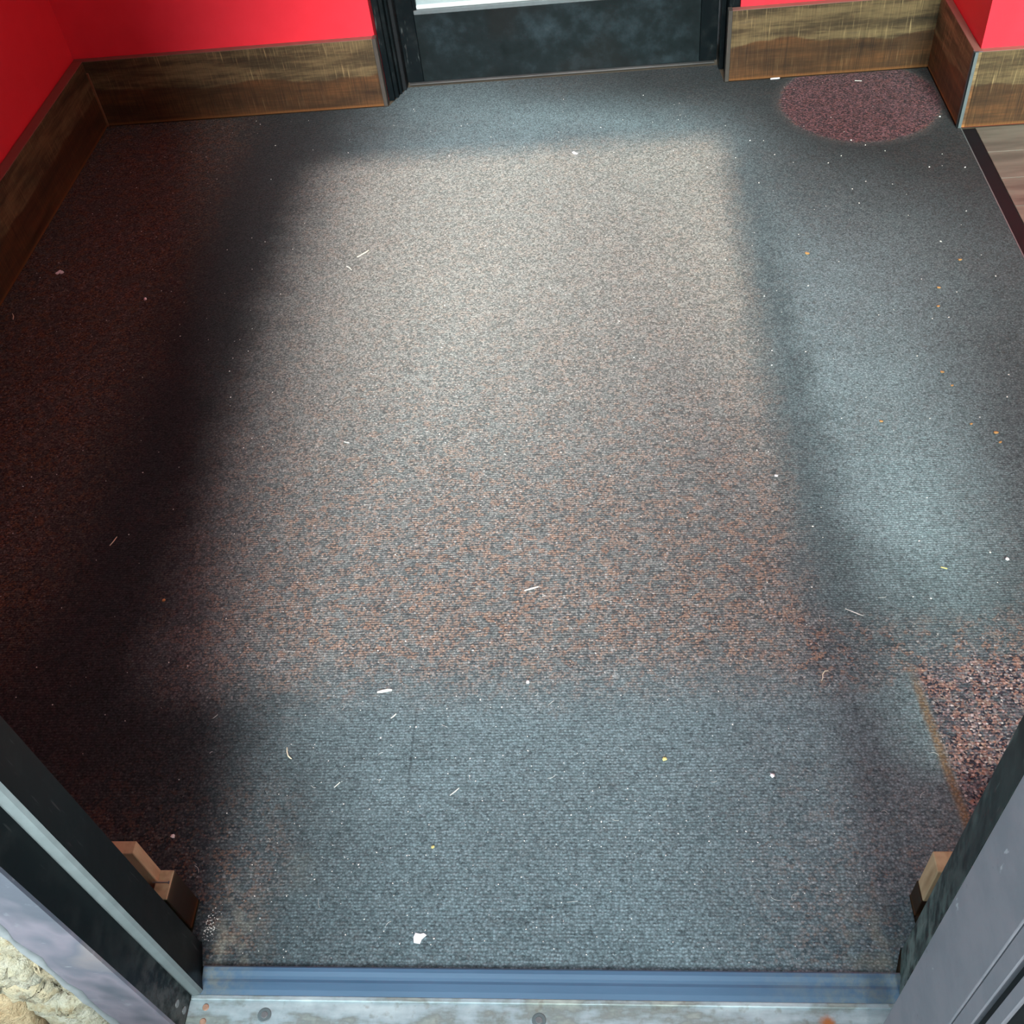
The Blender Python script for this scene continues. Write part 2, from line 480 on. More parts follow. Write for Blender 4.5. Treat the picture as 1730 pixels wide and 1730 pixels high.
# ------------------------------------------------------------------ mesh helpers
def box(bm, x0, x1, y0, y1, z0, z1, bev=0.0, seg=1):
    vs = [bm.verts.new((x, y, z)) for z in (z0, z1) for y in (y0, y1) for x in (x0, x1)]
    fs = []
    for q in ((0, 2, 3, 1), (4, 5, 7, 6), (0, 1, 5, 4), (2, 6, 7, 3), (0, 4, 6, 2), (1, 3, 7, 5)):
        fs.append(bm.faces.new([vs[i] for i in q]))
    if bev:
        es = {e for f in fs for e in f.edges}
        bmesh.ops.bevel(bm, geom=list(es), offset=bev, segments=seg, affect='EDGES', profile=0.5)
    return bm


def prism(bm, pts, z0, z1):
    """a plan outline (x, y), counter-clockwise, raised from z0 to z1"""
    lo = [bm.verts.new((x, y, z0)) for x, y in pts]
    hi = [bm.verts.new((x, y, z1)) for x, y in pts]
    bm.faces.new(list(reversed(lo)))
    bm.faces.new(hi)
    n = len(pts)
    for i in range(n):
        j = (i + 1) % n
        bm.faces.new((lo[i], lo[j], hi[j], hi[i]))
    return bm


def cyl(bm, c, axis, r, h, seg=14, r2=None):
    mat = {'x': Matrix.Rotation(math.radians(90), 4, 'Y'), 'y': Matrix.Rotation(math.radians(-90), 4, 'X'), 'z': Matrix.Identity(4)}[axis]
    bmesh.ops.create_cone(bm, cap_ends=True, segments=seg, radius1=r, radius2=r if r2 is None else r2, depth=h,
                          matrix=Matrix.Translation(c) @ mat)
    return bm


def new():
    return bmesh.new()


def obj(name, bm, m, parent=None, label=None, cat=None, kind=None, group=None, origin=None, smooth=False):
    me = bpy.data.meshes.new(name)
    if origin is not None:
        bmesh.ops.translate(bm, verts=bm.verts, vec=-Vector(origin))
    bmesh.ops.recalc_face_normals(bm, faces=bm.faces)
    bm.to_mesh(me)
    bm.free()
    if smooth:
        for p in me.polygons:
            p.use_smooth = True
    for mm in (m if isinstance(m, (list, tuple)) else [m]):
        me.materials.append(mm)
    o = bpy.data.objects.new(name, me)
    COL.objects.link(o)
    if origin is not None:
        o.location = origin
    if parent is not None:
        o.parent = parent
        if origin is not None:
            o.location = Vector(origin) - parent.location
        elif parent.location.length > 0:
            o.location = -parent.location
    for k, v in (('label', label), ('category', cat), ('kind', kind), ('group', group)):
        if v:
            o[k] = v
    return o


def struct(name, bm, m, label, cat, parent=None):
    return obj(name, bm, m, parent, label, cat, 'structure')


def empty(name, loc, label, cat, kind=None, group=None):
    o = bpy.data.objects.new(name, None)
    COL.objects.link(o)
    o.location = loc
    o.empty_display_size = 0.1
    o['label'], o['category'] = label, cat
    if kind:
        o['kind'] = kind
    if group:
        o['group'] = group
    return o


# ------------------------------------------------------------------ room shell
BH = 0.205                                     # baseboard height
XL, YB, XR, YS = -1.545, 3.030, 0.949, 2.676    # baseboard faces: left, back, return, side
TOP = 2.60

struct('floor', box(new(), -1.75, 3.75, 0.30, 3.30, -0.16, -0.010), M['mortar'], 'bare slab under the carpet and wood planks', 'floor')
fl = empty('floor', (0, 0, 0), 'grey-brown wood plank floor beyond the right edge of the carpet', 'floor', 'structure')
rng = random.Random(5)
yy, k = 2.676, 0
while yy > 0.62:
    w = 0.127
    y0 = max(yy - w, 0.62)
    xx, first = 0.996, True
    while xx < 3.60:
        L = rng.uniform(0.35, 0.8) if first else 1.1
        x1 = min(xx + L, 3.60)
        obj('plank', box(new(), xx + 0.0006, x1 - 0.0006, y0 + 0.0006, yy - 0.0006, -0.0095, -0.003, 0.0008), PLANKS[k % 6], fl)
        k += 1
        xx, first = x1, False
    yy = y0

struct('wall_left', box(new(), -1.75, -1.580, 0.585, 3.25, -0.01, TOP), M['red'], 'red painted wall along the left side of the entry', 'wall')
b = box(new(), -1.580, -0.655, 3.052, 3.25, -0.01, TOP)
struct('wall_back', b, M['red'], 'red painted back wall left of the black door', 'wall')
b = box(new(), 0.402, 0.968, 3.052, 3.25, -0.01, TOP)
struct('wall_back', b, M['red'], 'short red painted back wall right of the black door', 'wall')
b = box(new(), -0.655, 0.402, 3.10, 3.25, 2.14, TOP)
struct('wall_back', b, M['red'], 'red wall above the black back door', 'wall')
b = box(new(), 0.968, 3.75, 2.694, 3.25, -0.01, TOP)
struct('wall_right', b, M['red'], 'red painted wall block jutting out at the right corner', 'wall')
struct('wall_side', box(new(), 3.60, 3.75, 0.585, 2.694, -0.01, TOP), M['red'], 'red end wall far to the right of the carpet', 'wall')
struct('ceiling', box(new(), -1.75, 3.75, 0.40, 3.25, TOP, TOP + 0.12), M['ceiling'], 'white ceiling over the entry', 'ceiling')

# front wall: interior red skin and stone-faced outside
b = new()
box(b, -1.75, -0.700, 0.440, 0.565, -0.01, TOP)
box(b, -0.700, 0.440, 0.440, 0.565, 2.16, TOP)
struct('wall_front', b, M['red'], 'front wall round the left of the open doorway', 'wall')
b = new()
box(b, 0.440, 0.80, 0.440, 0.565, -0.01, 0.16)
box(b, 0.440, 0.80, 0.440, 0.565, 2.16, TOP)
box(b, 0.80, 1.00, 0.440, 0.565, -0.01, TOP)
box(b, 1.00, 3.10, 0.440, 0.565, -0.01, 0.50)
box(b, 1.00, 3.10, 0.440, 0.565, 2.30, TOP)
box(b, 3.10, 3.75, 0.440, 0.565, -0.01, TOP)
struct('wall_front', b, M['red'], 'front wall with added windows right of the doorway', 'wall')
win = empty('added_window_1', (2.15, 0.5, 0.5), 'added, unseen black framed shop window right of the doorway', 'window', 'structure')  # added out of view to let light onto the right side
b = new()
box(b, 1.00, 1.05, 0.47, 0.53, 0.50, 2.30)
box(b, 3.05, 3.10, 0.47, 0.53, 0.50, 2.30)
box(b, 1.05, 3.05, 0.47, 0.53, 0.50, 0.55)
box(b, 1.05, 3.05, 0.47, 0.53, 2.25, 2.30)
obj('window_frame', b, M['frame'], win)
obj('window_pane', box(new(), 1.05, 3.05, 0.497, 0.503, 0.55, 2.25), M['glass'], win)

win = empty('added_window_2', (0.62, 0.5, 0.16), 'added, unseen narrow black framed sidelight beside the right jamb', 'window', 'structure')  # added to let in a strip of light right of the jamb
b = new()
box(b, 0.440, 0.465, 0.47, 0.53, 0.16, 2.16)
box(b, 0.780, 0.80, 0.47, 0.53, 0.16, 2.16)
box(b, 0.465, 0.780, 0.47, 0.53, 0.16, 0.19)
box(b, 0.465, 0.780, 0.47, 0.53, 2.13, 2.16)
obj('window_frame', b, M['frame'], win)
obj('window_pane', box(new(), 0.465, 0.780, 0.497, 0.503, 0.19, 2.13), M['glass'], win)

# outside
struct('shade_wall', box(new(), -4.0, 5.0, -1.75, -1.60, -0.03, 1.55, 0.01), M['concrete'], 'added unseen concrete wall shading the near floor from outside the doorway', 'wall')  # added behind the camera to shade the threshold and near carpet
struct('pavement', box(new(), -8, 8, -9, 0.298, -0.20, -0.03), M['concrete'], 'concrete walk outside the front doorway', 'pavement')
struct('pavement', box(new(), -8, 8, 3.30, 14, -0.20, -0.03), M['concrete'], 'bright concrete seen through the back door glass', 'pavement')


# ------------------------------------------------------------------ stone facing left of the front door
def stone_mesh(pts, depth, seed, face_y=0.425):
    """a rough stone: outline in (x, z) on the wall, bulging towards -y"""
    r = random.Random(seed)
    n = len(pts)
    out = []
    for i in range(n):                                  # finer outline
        a, c = Vector(pts[i]), Vector(pts[(i + 1) % n])
        for s in range(4):
            p = a.lerp(c, s / 4)
            j = 0.0 if s == 0 else 0.0035
            out.append(p + Vector((r.uniform(-j, j), r.uniform(-j, j))))
    cen = sum(out, Vector((0, 0))) / len(out)
    bm = new()
    rings = []
    for sc, dy in ((1.0, 0.0), (1.0, 0.45), (0.95, 0.72), (0.80, 0.93), (0.52, 1.0), (0.25, 1.02)):
        ring = []
        for p in out:
            q = cen + (p - cen) * sc
            jd = 0 if dy == 0 else r.uniform(-0.0065, 0.0065)
            ring.append(bm.verts.new((q.x, face_y - depth * dy + jd, q.y)))
        rings.append(ring)
    m_ = len(out)
    for a, c in zip(rings, rings[1:]):
        for i in range(m_):
            j = (i + 1) % m_
            bm.faces.new((a[i], a[j], c[j], c[i]))
    top = bm.verts.new((cen.x, face_y - depth * 1.03, cen.y))
    for i in range(m_):
        bm.faces.new((rings[-1][i], rings[-1][(i + 1) % m_], top))
    bm.faces.new(list(reversed(rings[0])))
    return bm


sw = struct('wall_outside', box(new(), -1.75, -0.700, 0.415, 0.440, -0.03, TOP), M['mortar'],
            'rough cream stone facing outside the front door, bottom left', 'wall')
named = [
    ([(-0.790, 0.300), (-0.735, 0.302), (-0.722, 0.335), (-0.737, 0.385), (-0.790, 0.395)], 0.030, 0),
    ([(-0.797, 0.205), (-0.745, 0.196), (-0.722, 0.215), (-0.718, 0.262), (-0.735, 0.292), (-0.790, 0.290)], 0.032, 1),
    ([(-0.720, 0.150), (-0.703, 0.150), (-0.703, 0.285), (-0.714, 0.275), (-0.717, 0.210)], 0.024, 2),
    ([(-0.800, 0.140), (-0.760, 0.135), (-0.728, 0.150), (-0.726, 0.200), (-0.745, 0.188), (-0.797, 0.195)], 0.030, 2),
    ([(-0.800, 0.010), (-0.704, 0.004), (-0.703, 0.135), (-0.725, 0.138), (-0.760, 0.124), (-0.800, 0.128)], 0.030, 1),
    ([(-0.728, 0.300), (-0.703, 0.292), (-0.703, 0.440), (-0.728, 0.430), (-0.716, 0.340)], 0.026, 1),
    ([(-0.900, 0.010), (-0.808, 0.010), (-0.808, 0.130), (-0.900, 0.120)], 0.032, 0),
    ([(-0.900, 0.135), (-0.810, 0.140), (-0.808, 0.290), (-0.900, 0.270)], 0.030, 2),
    ([(-0.900, 0.285), (-0.800, 0.300), (-0.800, 0.400), (-0.900, 0.410)], 0.030, 1),
    ([(-0.790, 0.405), (-0.738, 0.398), (-0.733, 0.440), (-0.740, 0.500), (-0.790, 0.500)], 0.028, 0),
]
for i, (pts, dp, mt) in enumerate(named):
    obj('stone', stone_mesh(pts, dp, i + 3), STONES[mt], sw, smooth=True)
rng = random.Random(9)
zz = 0.0
while zz < 2.3:                                            # the rest of the facing, laid in uneven courses
    hgt = rng.uniform(0.09, 0.15)
    xx = -1.72
    while xx < -0.76:
        wd = min(rng.uniform(0.10, 0.22), -0.706 - xx)
        if -0.706 - (xx + wd) < 0.07:
            wd = -0.706 - xx
        x1, z1 = xx + wd - 0.008, zz + hgt - 0.008
        if not (x1 > -0.905 and zz < 0.515):
            j = lambda: rng.uniform(-0.006, 0.006)
            pts = [(xx + j(), zz + j()), (x1 + min(j(), 0), zz + j()), (x1 + min(j(), 0), z1 + j()), ((xx + x1) / 2, z1 + j()), (xx + j(), z1 + j())]
            obj('stone', stone_mesh(pts, rng.uniform(0.024, 0.034), rng.random()), STONES[rng.randrange(3)], sw, smooth=True)
        xx += wd
    zz += hgt


# ------------------------------------------------------------------ baseboards
def board(name, x0, x1, y0, y1, m, label, faces):
    o = struct(name, box(new(), x0, x1, y0, y1, 0.0, BH - 0.002, 0.0008), m, label, 'baseboard')
    obj('top_edge', box(new(), x0, x1, y0, y1, BH - 0.002, BH, 0.0006), M['top'], o, 'reddish brown top edge')
    return o


bl = board('baseboard_left', XL - 0.033, XL, 0.605, YB, M['lam_left'], 'dark wood-look baseboard along the left red wall', 'y')
bb = board('baseboard_back', XL - 0.033, -0.660, YB, YB + 0.021, M['lam_back'], 'wood-look baseboard left of the black door', 'x')
obj('end_strip', box(new(), -0.660, -0.648, YB - 0.004, YB + 0.023, 0.0, BH + 0.001, 0.001), M['edge_strip'], bb, 'grey-brown edge strip at the door end')
obj('corner_strip', box(new(), XL - 0.002, XL + 0.005, YB - 0.006, YB + 0.001, 0.0, BH - 0.035, 0.001), M['edge_orange'], bb, 'rusty brown strip in the inner corner')
br = board('baseboard_right', 0.378, XR, YB, YB + 0.021, M['lam_right'], 'short wood-look baseboard right of the black door', 'x')
obj('end_strip', box(new(), 0.366, 0.378, YB - 0.004, YB + 0.023, 0.0, BH + 0.001, 0.001), M['edge_strip'], br, 'grey-brown edge strip at the door end')
bt = board('baseboard_return', XR, XR + 0.018, YS, YB, M['lam_return'], 'wood-look baseboard on the return of the right wall block', 'y')
bs_ = board('baseboard_side', XR + 0.018, 3.60, YS, YS + 0.018, M['lam_side'], 'wood-look baseboard above the wood plank floor at right', 'x')
b = new()
box(b, XR - 0.0025, XR + 0.001, YS - 0.003, YS + 0.009, 0.0, BH + 0.0015, 0.0006)
box(b, XR - 0.0025, XR + 0.009, YS - 0.003, YS + 0.0005, 0.0, BH + 0.0015, 0.0006)
box(b, XR - 0.0025, XR + 0.018, YS - 0.003, YS + 0.0005, BH, BH + 0.0015)
obj('corner_strip', b, M['metal_trim'], bs_, 'grey metal corner strip')

# unfinished board ends on the inside of the front wall, beside each jamb
fb = struct('baseboard_front', box(new(), -1.545, -0.659, 0.566, 0.584, 0.0, BH, 0.001), M['raw'], 'raw pine board end inside the front wall beside the left jamb', 'baseboard')
obj('board_end', box(new(), -0.659, -0.639, 0.541, 0.584, 0.0, 0.108, 0.0012), [M['lam_front']], fb, 'dark brown laminate end block')
obj('board_end_top', box(new(), -0.662, -0.6395, 0.5415, 0.5835, 0.1075, 0.110, 0.0006), M['raw'], fb, 'bare pine top of the end block')
b = new()
cyl(b, (-0.650, 0.562, 0.119), 'x', 0.0011, 0.024, 8)
cyl(b, (-0.6385, 0.562, 0.119), 'x', 0.0022, 0.001, 8)
obj('nail', b, M['screw'], fb, 'finishing nail sticking out')
fb2 = struct('baseboard_front', box(new(), 0.398, 0.95, 0.566, 0.594, 0.0, 0.148, 0.0012), M['raw'], 'raw pine board end inside the front wall beside the right jamb', 'baseboard')
obj('board_end', box(new(), 0.3962, 0.420, 0.5655, 0.5945, 0.0, 0.052, 0.0008), M['lam_front'], fb2, 'brown stained foot of the board end')


# ------------------------------------------------------------------ added warm pendant lamp, unseen at the right, to brighten the left wall
pl = empty('fill_pendant', (3.05, 1.55, 1.62), 'added, unseen warm pendant lamp hanging over the plank floor to the right', 'lamp')
b = new()
bmesh.ops.create_uvsphere(b, u_segments=24, v_segments=12, radius=0.11, matrix=Matrix.Translation((3.05, 1.55, 1.62)))
em = bpy.data.materials.new('fill_lamp_glow')
em.use_nodes = True
em.node_tree.nodes['Principled BSDF'].inputs['Emission Color'].default_value = (1.0, 0.86, 0.70, 1)
em.node_tree.nodes['Principled BSDF'].inputs['Emission Strength'].default_value = 75.0
obj('lamp_globe', b, em, pl, smooth=True)
obj('cord', cyl(new(), (3.05, 1.55, 2.17), 'z', 0.004, 0.86, 8), M['gasket'], pl)
obj('cap', cyl(new(), (3.05, 1.55, 1.735), 'z', 0.035, 0.03, 20, 0.02), M['metal_trim'], pl)


# ------------------------------------------------------------------ back door
dr = empty('door_1', (-0.12, 3.15, 0), 'black glazed back door with a scuffed bottom rail', 'door', 'structure')
DX0, DX1, DY0, DY1 = -0.597, 0.352, 3.146, 3.190
obj('stile', box(new(), DX0, -0.547, DY0, DY1, 0.012, 2.10, 0.0012), M['frame'], dr)
obj('stile', box(new(), 0.301, DX1, DY0, DY1, 0.012, 2.10, 0.0012), M['frame'], dr)
obj('bottom_rail', box(new(), -0.5462, 0.3002, DY0 + 0.0012, DY1, 0.012, 0.213, 0.001), M['rail'], dr, 'scuffed black bottom rail')
obj('top_rail', box(new(), -0.5462, 0.3002, DY0 + 0.0012, DY1, 2.0, 2.10, 0.001), M['frame'], dr)
b = new()
box(b, -0.5462, 0.3002, DY0 + 0.002, DY0 + 0.018, 0.213, 0.226, 0.002)
obj('glazing_bead', b, M['metal_trim'], dr, 'grey ledge above the bottom rail')
b = new()
box(b, -0.540, 0.2942, DY0 + 0.010, DY0 + 0.022, 0.226, 0.236, 0.002)
obj('glazing_bead', b, M['bead'], dr, 'white glazing bead under the glass')
b = new()
box(b, -0.5462, -0.536, DY0 + 0.006, DY0 + 0.020, 0.226, 2.0, 0.001)
box(b, 0.290, 0.3002, DY0 + 0.006, DY0 + 0.020, 0.226, 2.0, 0.001)
obj('glazing_bead', b, M['frame'], dr)
obj('glass_pane', box(new(), -0.540, 0.294, DY0 + 0.022, DY0 + 0.028, 0.230, 2.0), M['glass'], dr)
obj('door_sweep', box(new(), DX0 + 0.004, DX1 - 0.006, DY0 - 0.006, DY0 + 0.006, 0.005, 0.009, 0.001), M['sweep'], dr, 'bright worn sweep strip under the door')
obj('door_sweep', box(new(), DX0 + 0.004, DX1 - 0.006, DY0 + 0.004, DY1, 0.0015, 0.012, 0.001), M['gasket'], dr)

tf = empty('trim_1', (-0.12, 3.10, 0), 'black metal frame round the back door', 'door frame', 'structure')
b = new()
box(b, -0.648, -0.631, 3.060, 3.20, 0.0, 2.14, 0.001)
box(b, -0.631, -0.620, 3.076, 3.20, 0.0, 2.14, 0.001)
obj('jamb', b, M['frame'], tf)
obj('door_stop', box(new(), -0.619, -0.612, 3.098, 3.20, 0.0, 2.14, 0.001), M['metal_trim'] if False else M['frame'], tf)
obj('weather_strip', box(new(), -0.612, -0.600, 3.120, 3.20, 0.0, 2.14, 0.002), M['gasket'], tf)
obj('jamb', box(new(), 0.370, 0.400, 3.056, 3.20, 0.0, 2.14, 0.001), M['frame'], tf)
obj('door_stop', box(new(), 0.356, 0.369, 3.110, 3.20, 0.0, 2.14, 0.001), M['frame'], tf)
obj('header', box(new(), -0.620, 0.370, 3.062, 3.20, 2.105, 2.14, 0.001), M['frame'], tf)


# ------------------------------------------------------------------ front doorway: jambs
t2 = empty('trim_2', (-0.65, 0.46, 0), 'black left jamb of the open front doorway', 'door jamb', 'structure')
obj('outer_jamb', prism(new(), [(-0.690, 0.402), (-0.6165, 0.402), (-0.6165, 0.452), (-0.690, 0.452)], 0.0, 2.16), M['frame_low'], t2, 'black outer reveal with two screws')
obj('weather_strip', prism(new(), [(-0.6175, 0.4485), (-0.612, 0.4465), (-0.603, 0.4500), (-0.600, 0.4545), (-0.6175, 0.4555)], 0.0, 2.14), M['strip'], t2, 'silver weather strip')
obj('inner_jamb', prism(new(), [(-0.690, 0.4555), (-0.6005, 0.4555), (-0.6185, 0.5195), (-0.622, 0.5215), (-0.690, 0.5215)], 0.0, 2.16), M['frame'], t2, 'black inner reveal')
obj('face_plate', prism(new(), [(-0.6975, 0.398), (-0.6172, 0.398), (-0.6165, 0.402), (-0.6975, 0.402)], 0.0, 2.16), M['alu'], t2, 'dull lilac-grey aluminium face')
rng = random.Random(21)
b = new()
prev = None
for i in range(73):
    zc = 2.16 * i / 72
    w1, w2, d = rng.uniform(-0.003, 0.004), rng.uniform(-0.004, 0.005), rng.uniform(-0.002, 0.002)
    ring = [b.verts.new((px, py, zc)) for px, py in ((-0.7050 - w1, 0.4020), (-0.6960 - w1 * 0.5, 0.3940 + d), (-0.6880 + w2, 0.3978), (-0.6950, 0.4095))]
    if prev:
        for q in range(4):
            b.faces.new((prev[q], prev[(q + 1) % 4], ring[(q + 1) % 4], ring[q]))
    else:
        b.faces.new(list(reversed(ring)))
    prev = ring
b.faces.new(prev)
obj('sealant', b, M['sealant'], t2, 'grey smeared sealant bead against the stone', smooth=True)
for zc in (0.041, 0.012):
    b = new()
    cyl(b, (-0.6160, 0.4245, zc + 0.002), 'x', 0.0052, 0.0012, 16)
    s = obj('screw', b, M['screw'], t2)
    b = new()
    box(b, -0.6154, -0.6150, 0.4211, 0.4279, zc + 0.0014, zc + 0.0026)
    obj('slot', b, M['gasket'], s)

t3 = empty('trim_3', (0.38, 0.48, 0), 'grimy black right jamb of the open front doorway', 'door jamb', 'structure')
obj('inner_jamb', prism(new(), [(0.3545, 0.4605), (0.440, 0.4605), (0.440, 0.5215), (0.372, 0.5215), (0.3695, 0.5180)], 0.0, 2.16), M['frame_teal'], t3, 'grimy black inner reveal')
obj('outer_jamb', prism(new(), [(0.362, 0.402), (0.440, 0.402), (0.440, 0.4600), (0.362, 0.4600)], 0.0, 2.16), M['frame_low'], t3)
t4 = empty('trim_4', (-0.12, 0.46, 2.14), 'black header above the open front doorway', 'door frame', 'structure')
obj('header', box(new(), -0.600, 0.354, 0.402, 0.5215, 2.11, 2.16, 0.001), M['frame'], t4)

# open front door leaf, swung out on the right
d2 = empty('door_2', (0.33, 0.39, 0), 'grey glazed front door standing open at the right', 'door', 'structure')
FX0, FX1 = 0.308, 0.352
obj('stile', box(new(), FX0, FX1, 0.3185, 0.400, 0.015, 2.10, 0.0015, 2), M['stile'], d2, 'smooth grey hinge stile')
obj('glazing_bead', box(new(), FX0 + 0.0010, FX1, 0.2995, 0.3180, 0.26, 2.00, 0.0012), M['stile'], d2)
obj('gasket', box(new(), FX0 + 0.006, FX1 - 0.006, 0.2900, 0.2995, 0.26, 2.00, 0.001), M['gasket'], d2, 'black rubber gasket')
obj('glazing_bead', box(new(), FX0 + 0.0015, FX1 - 0.002, 0.2765, 0.2900, 0.27, 1.99, 0.001), M['stile'], d2)
obj('gasket', box(new(), FX0 + 0.005, FX1 - 0.006, 0.2745, 0.2765, 0.27, 1.99), M['gasket'], d2)
obj('glass_pane', box(new(), FX0 + 0.018, FX0 + 0.024, -0.43, 0.2745, 0.27, 1.99), M['glass'], d2)
obj('bottom_rail', box(new(), FX0, FX1, -0.43, 0.3180, 0.015, 0.26, 0.0015), M['stile'], d2)
obj('top_rail', box(new(), FX0, FX1, -0.43, 0.3180, 2.00, 2.10, 0.0015), M['stile'], d2)
obj('stile', box(new(), FX0, FX1, -0.515, -0.4305, 0.015, 2.10, 0.0015), M['stile'], d2)

# ------------------------------------------------------------------ threshold
th = empty('threshold', (-0.12, 0.42, -0.012), 'worn metal saddle with screws across the front doorway', 'threshold')
b = new()
prism(b, [(-0.6160, 0.30), (0.3535, 0.30), (0.3535, 0.4485), (-0.6160, 0.4485)], -0.012, -0.0005)
obj('saddle_plate', b, M['saddle'], th)
obj('saddle_lip', box(new(), -0.6155, 0.353, 0.4425, 0.4490, -0.0005, 0.0025, 0.001), M['saddle'], th, 'raised pale lip')
for px, py, mt, r in ((-0.5918, 0.4330, 'rustscrew', 0.0048), (-0.5913, 0.4140, 'rustscrew', 0.0048), (-0.5053, 0.4240, 'screw', 0.0055), (-0.1237, 0.4225, 'screw', 0.0055)):
    b = new()
    cyl(b, (px, py, 0.0004), 'z', r, 0.0018, 16, r * 0.75)
    s = obj('screw', b, M[mt], th)
    if mt == 'screw':
        b = new()
        cyl(b, (px, py, -0.0001), 'z', 0.0100, 0.0010, 20, 0.0085)
        obj('washer', b, M['strip'], th, 'pale ring round the screw')

rs = new()
prof = [(0.4490, 0.0), (0.4490, 0.0022), (0.4560, 0.0040), (0.4660, 0.0052), (0.4700, 0.0046), (0.4740, 0.0054), (0.4800, 0.0074), (0.4850, 0.0078), (0.4872, 0.0062), (0.4872, 0.0)]
rows_ = []
nx = 24
for i in range(nx + 1):
    xx = -0.6050 + (0.3600 + 0.6050) * i / nx
    rows_.append([rs.verts.new((xx, y, z - 0.0006)) for y, z in prof])
for a, c in zip(rows_, rows_[1:]):
    for i in range(len(prof)):
        j = (i + 1) % len(prof)
        rs.faces.new((a[i], a[j], c[j], c[i]))
rs.faces.new(rows_[0])
rs.faces.new(list(reversed(rows_[-1])))
obj('reducer_strip', rs, M['vinyl'], None, 'vinyl carpet strip tinted with reflected sky, between saddle and carpet', 'floor strip', origin=(-0.12, 0.468, 0.0))

# ------------------------------------------------------------------ carpet and its right-hand border
outline = [(-0.6095, 0.4880), (0.3560, 0.4880), (0.3690, 0.5225), (0.3955, 0.5225), (0.3955, 0.5950), (0.9560, 0.5950), (0.9560, 2.6725), (XR - 0.003, 2.6725),
           (XR - 0.003, 3.0250), (0.365, 3.0250), (0.3555, 3.1390), (-0.5990, 3.1390), (-0.6470, 3.0250), (XL + 0.0005, 3.0250), (XL + 0.0005, 0.5850), (-0.6370, 0.5850), (-0.6370, 0.5225), (-0.6190, 0.5225)]
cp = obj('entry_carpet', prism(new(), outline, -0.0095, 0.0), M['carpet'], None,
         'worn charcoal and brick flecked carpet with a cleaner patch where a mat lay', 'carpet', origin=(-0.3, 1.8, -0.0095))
obj('edge_binding', box(new(), 0.9562, 0.9592, 0.62, 2.672, -0.0095, 0.0006, 0.0004), M['metal_trim'], cp, 'pale edge binding on the right')
obj('border_strip', box(new(), 0.9595, 0.9955, 0.62, 2.674, -0.0095, -0.0035, 0.0012), M['rubber'], None,
    'black rubber strip between carpet edge and wood planks', 'floor strip', origin=(0.9775, 1.65, -0.0095))


# ------------------------------------------------------------------ litter on the carpet
def chip(pts, h, seed):
    """a torn flat scrap, slightly crumpled: outline in metres round its own centre"""
    r = random.Random(seed)
    bm = new()
    lo = [bm.verts.new((x, y, 0)) for x, y in pts]
    hi = [bm.verts.new((x, y, h * r.uniform(0.5, 1.3))) for x, y in pts]
    cx = sum(p[0] for p in pts) / len(pts)
    cy = sum(p[1] for p in pts) / len(pts)
    top = bm.verts.new((cx, cy, h * 1.5))
    n = len(pts)
    for i in range(n):
        j = (i + 1) % n
        bm.faces.new((lo[i], lo[j], hi[j], hi[i]))
        bm.faces.new((hi[i], hi[j], top))
    bm.faces.new(list(reversed(lo)))
    return bm


def sliver(path, w, h):
    """a splinter, straw or stalk along a path of (x, y)"""
    bm = new()
    prev = None
    n = len(path)
    for i, (x, y) in enumerate(path):
        a = path[max(i - 1, 0)]
        c = path[min(i + 1, n - 1)]
        d = Vector((c[0] - a[0], c[1] - a[1])).normalized()
        s = Vector((-d.y, d.x)) * w * 0.5 * (0.55 if i in (0, n - 1) else 1.0)
        ring = [bm.verts.new((x + s.x, y + s.y, 0)), bm.verts.new((x + s.x * 0.7, y + s.y * 0.7, h)),
                bm.verts.new((x - s.x * 0.7, y - s.y * 0.7, h)), bm.verts.new((x - s.x, y - s.y, 0))]
        if prev:
            for k in range(4):
                bm.faces.new((prev[k], prev[(k + 1) % 4], ring[(k + 1) % 4], ring[k]))
        else:
            bm.faces.new(ring)
        prev = ring
    bm.faces.new(list(reversed(prev)))
    return bm


def blob(r, seed, squash=0.7):
    rr = random.Random(seed)
    bm = new()
    bmesh.ops.create_icosphere(bm, subdivisions=1, radius=r)
    for v in bm.verts:
        v.co *= rr.uniform(0.7, 1.25)
        v.co.z *= squash
    lo = min(v.co.z for v in bm.verts)
    for v in bm.verts:
        v.co.z -= lo
    return bm


def place(o, x, y, rot=0.0):
    o.location = (x, y, 0.0003)
    o.rotation_euler = (0, 0, rot)
    return o


place(obj('paper_scrap', chip([(-.009, .004), (-.0065, .010), (.001, .0085), (.0055, .0100), (.0100, .0070), (.0035, .0010), (.0015, -.0055), (-.0075, -.0040)], .0010, 1), M['paper'], None,
          'large torn white paper scrap near the front threshold', 'scrap'), -0.298, 0.527)
place(obj('paper_scrap', chip([(-.007, .004), (-.002, .008), (.003, .003), (.009, -.002), (.006, -.008), (-.001, -.005)], .0016, 2), M['paper'], None,
          'small white paper scrap at the far edge of the mat mark', 'scrap'), -0.078, 2.675)
b = blob(.0062, 31)
for c, r, s in (((.0105, .001), .0062, 32), ((.004, .006), .005, 33)):
    q = blob(r, s)
    me = bpy.data.meshes.new('tmp')
    q.to_mesh(me)
    q.free()
    me.transform(Matrix.Translation((c[0], c[1], 0)))
    b.from_mesh(me)
    bpy.data.meshes.remove(me)
place(obj('lint_clump', b, M['paper'], None, 'white lint clump on the dark carpet by the left baseboard', 'lint'), -1.434, 2.236)
place(obj('paper_strip', box(new(), -.0135, .0135, -.0015, .0015, 0, .004, .0008), M['paper'], None,
          'white paper strip lying against the right baseboard', 'scrap'), 0.512, 3.0215, 0.05)
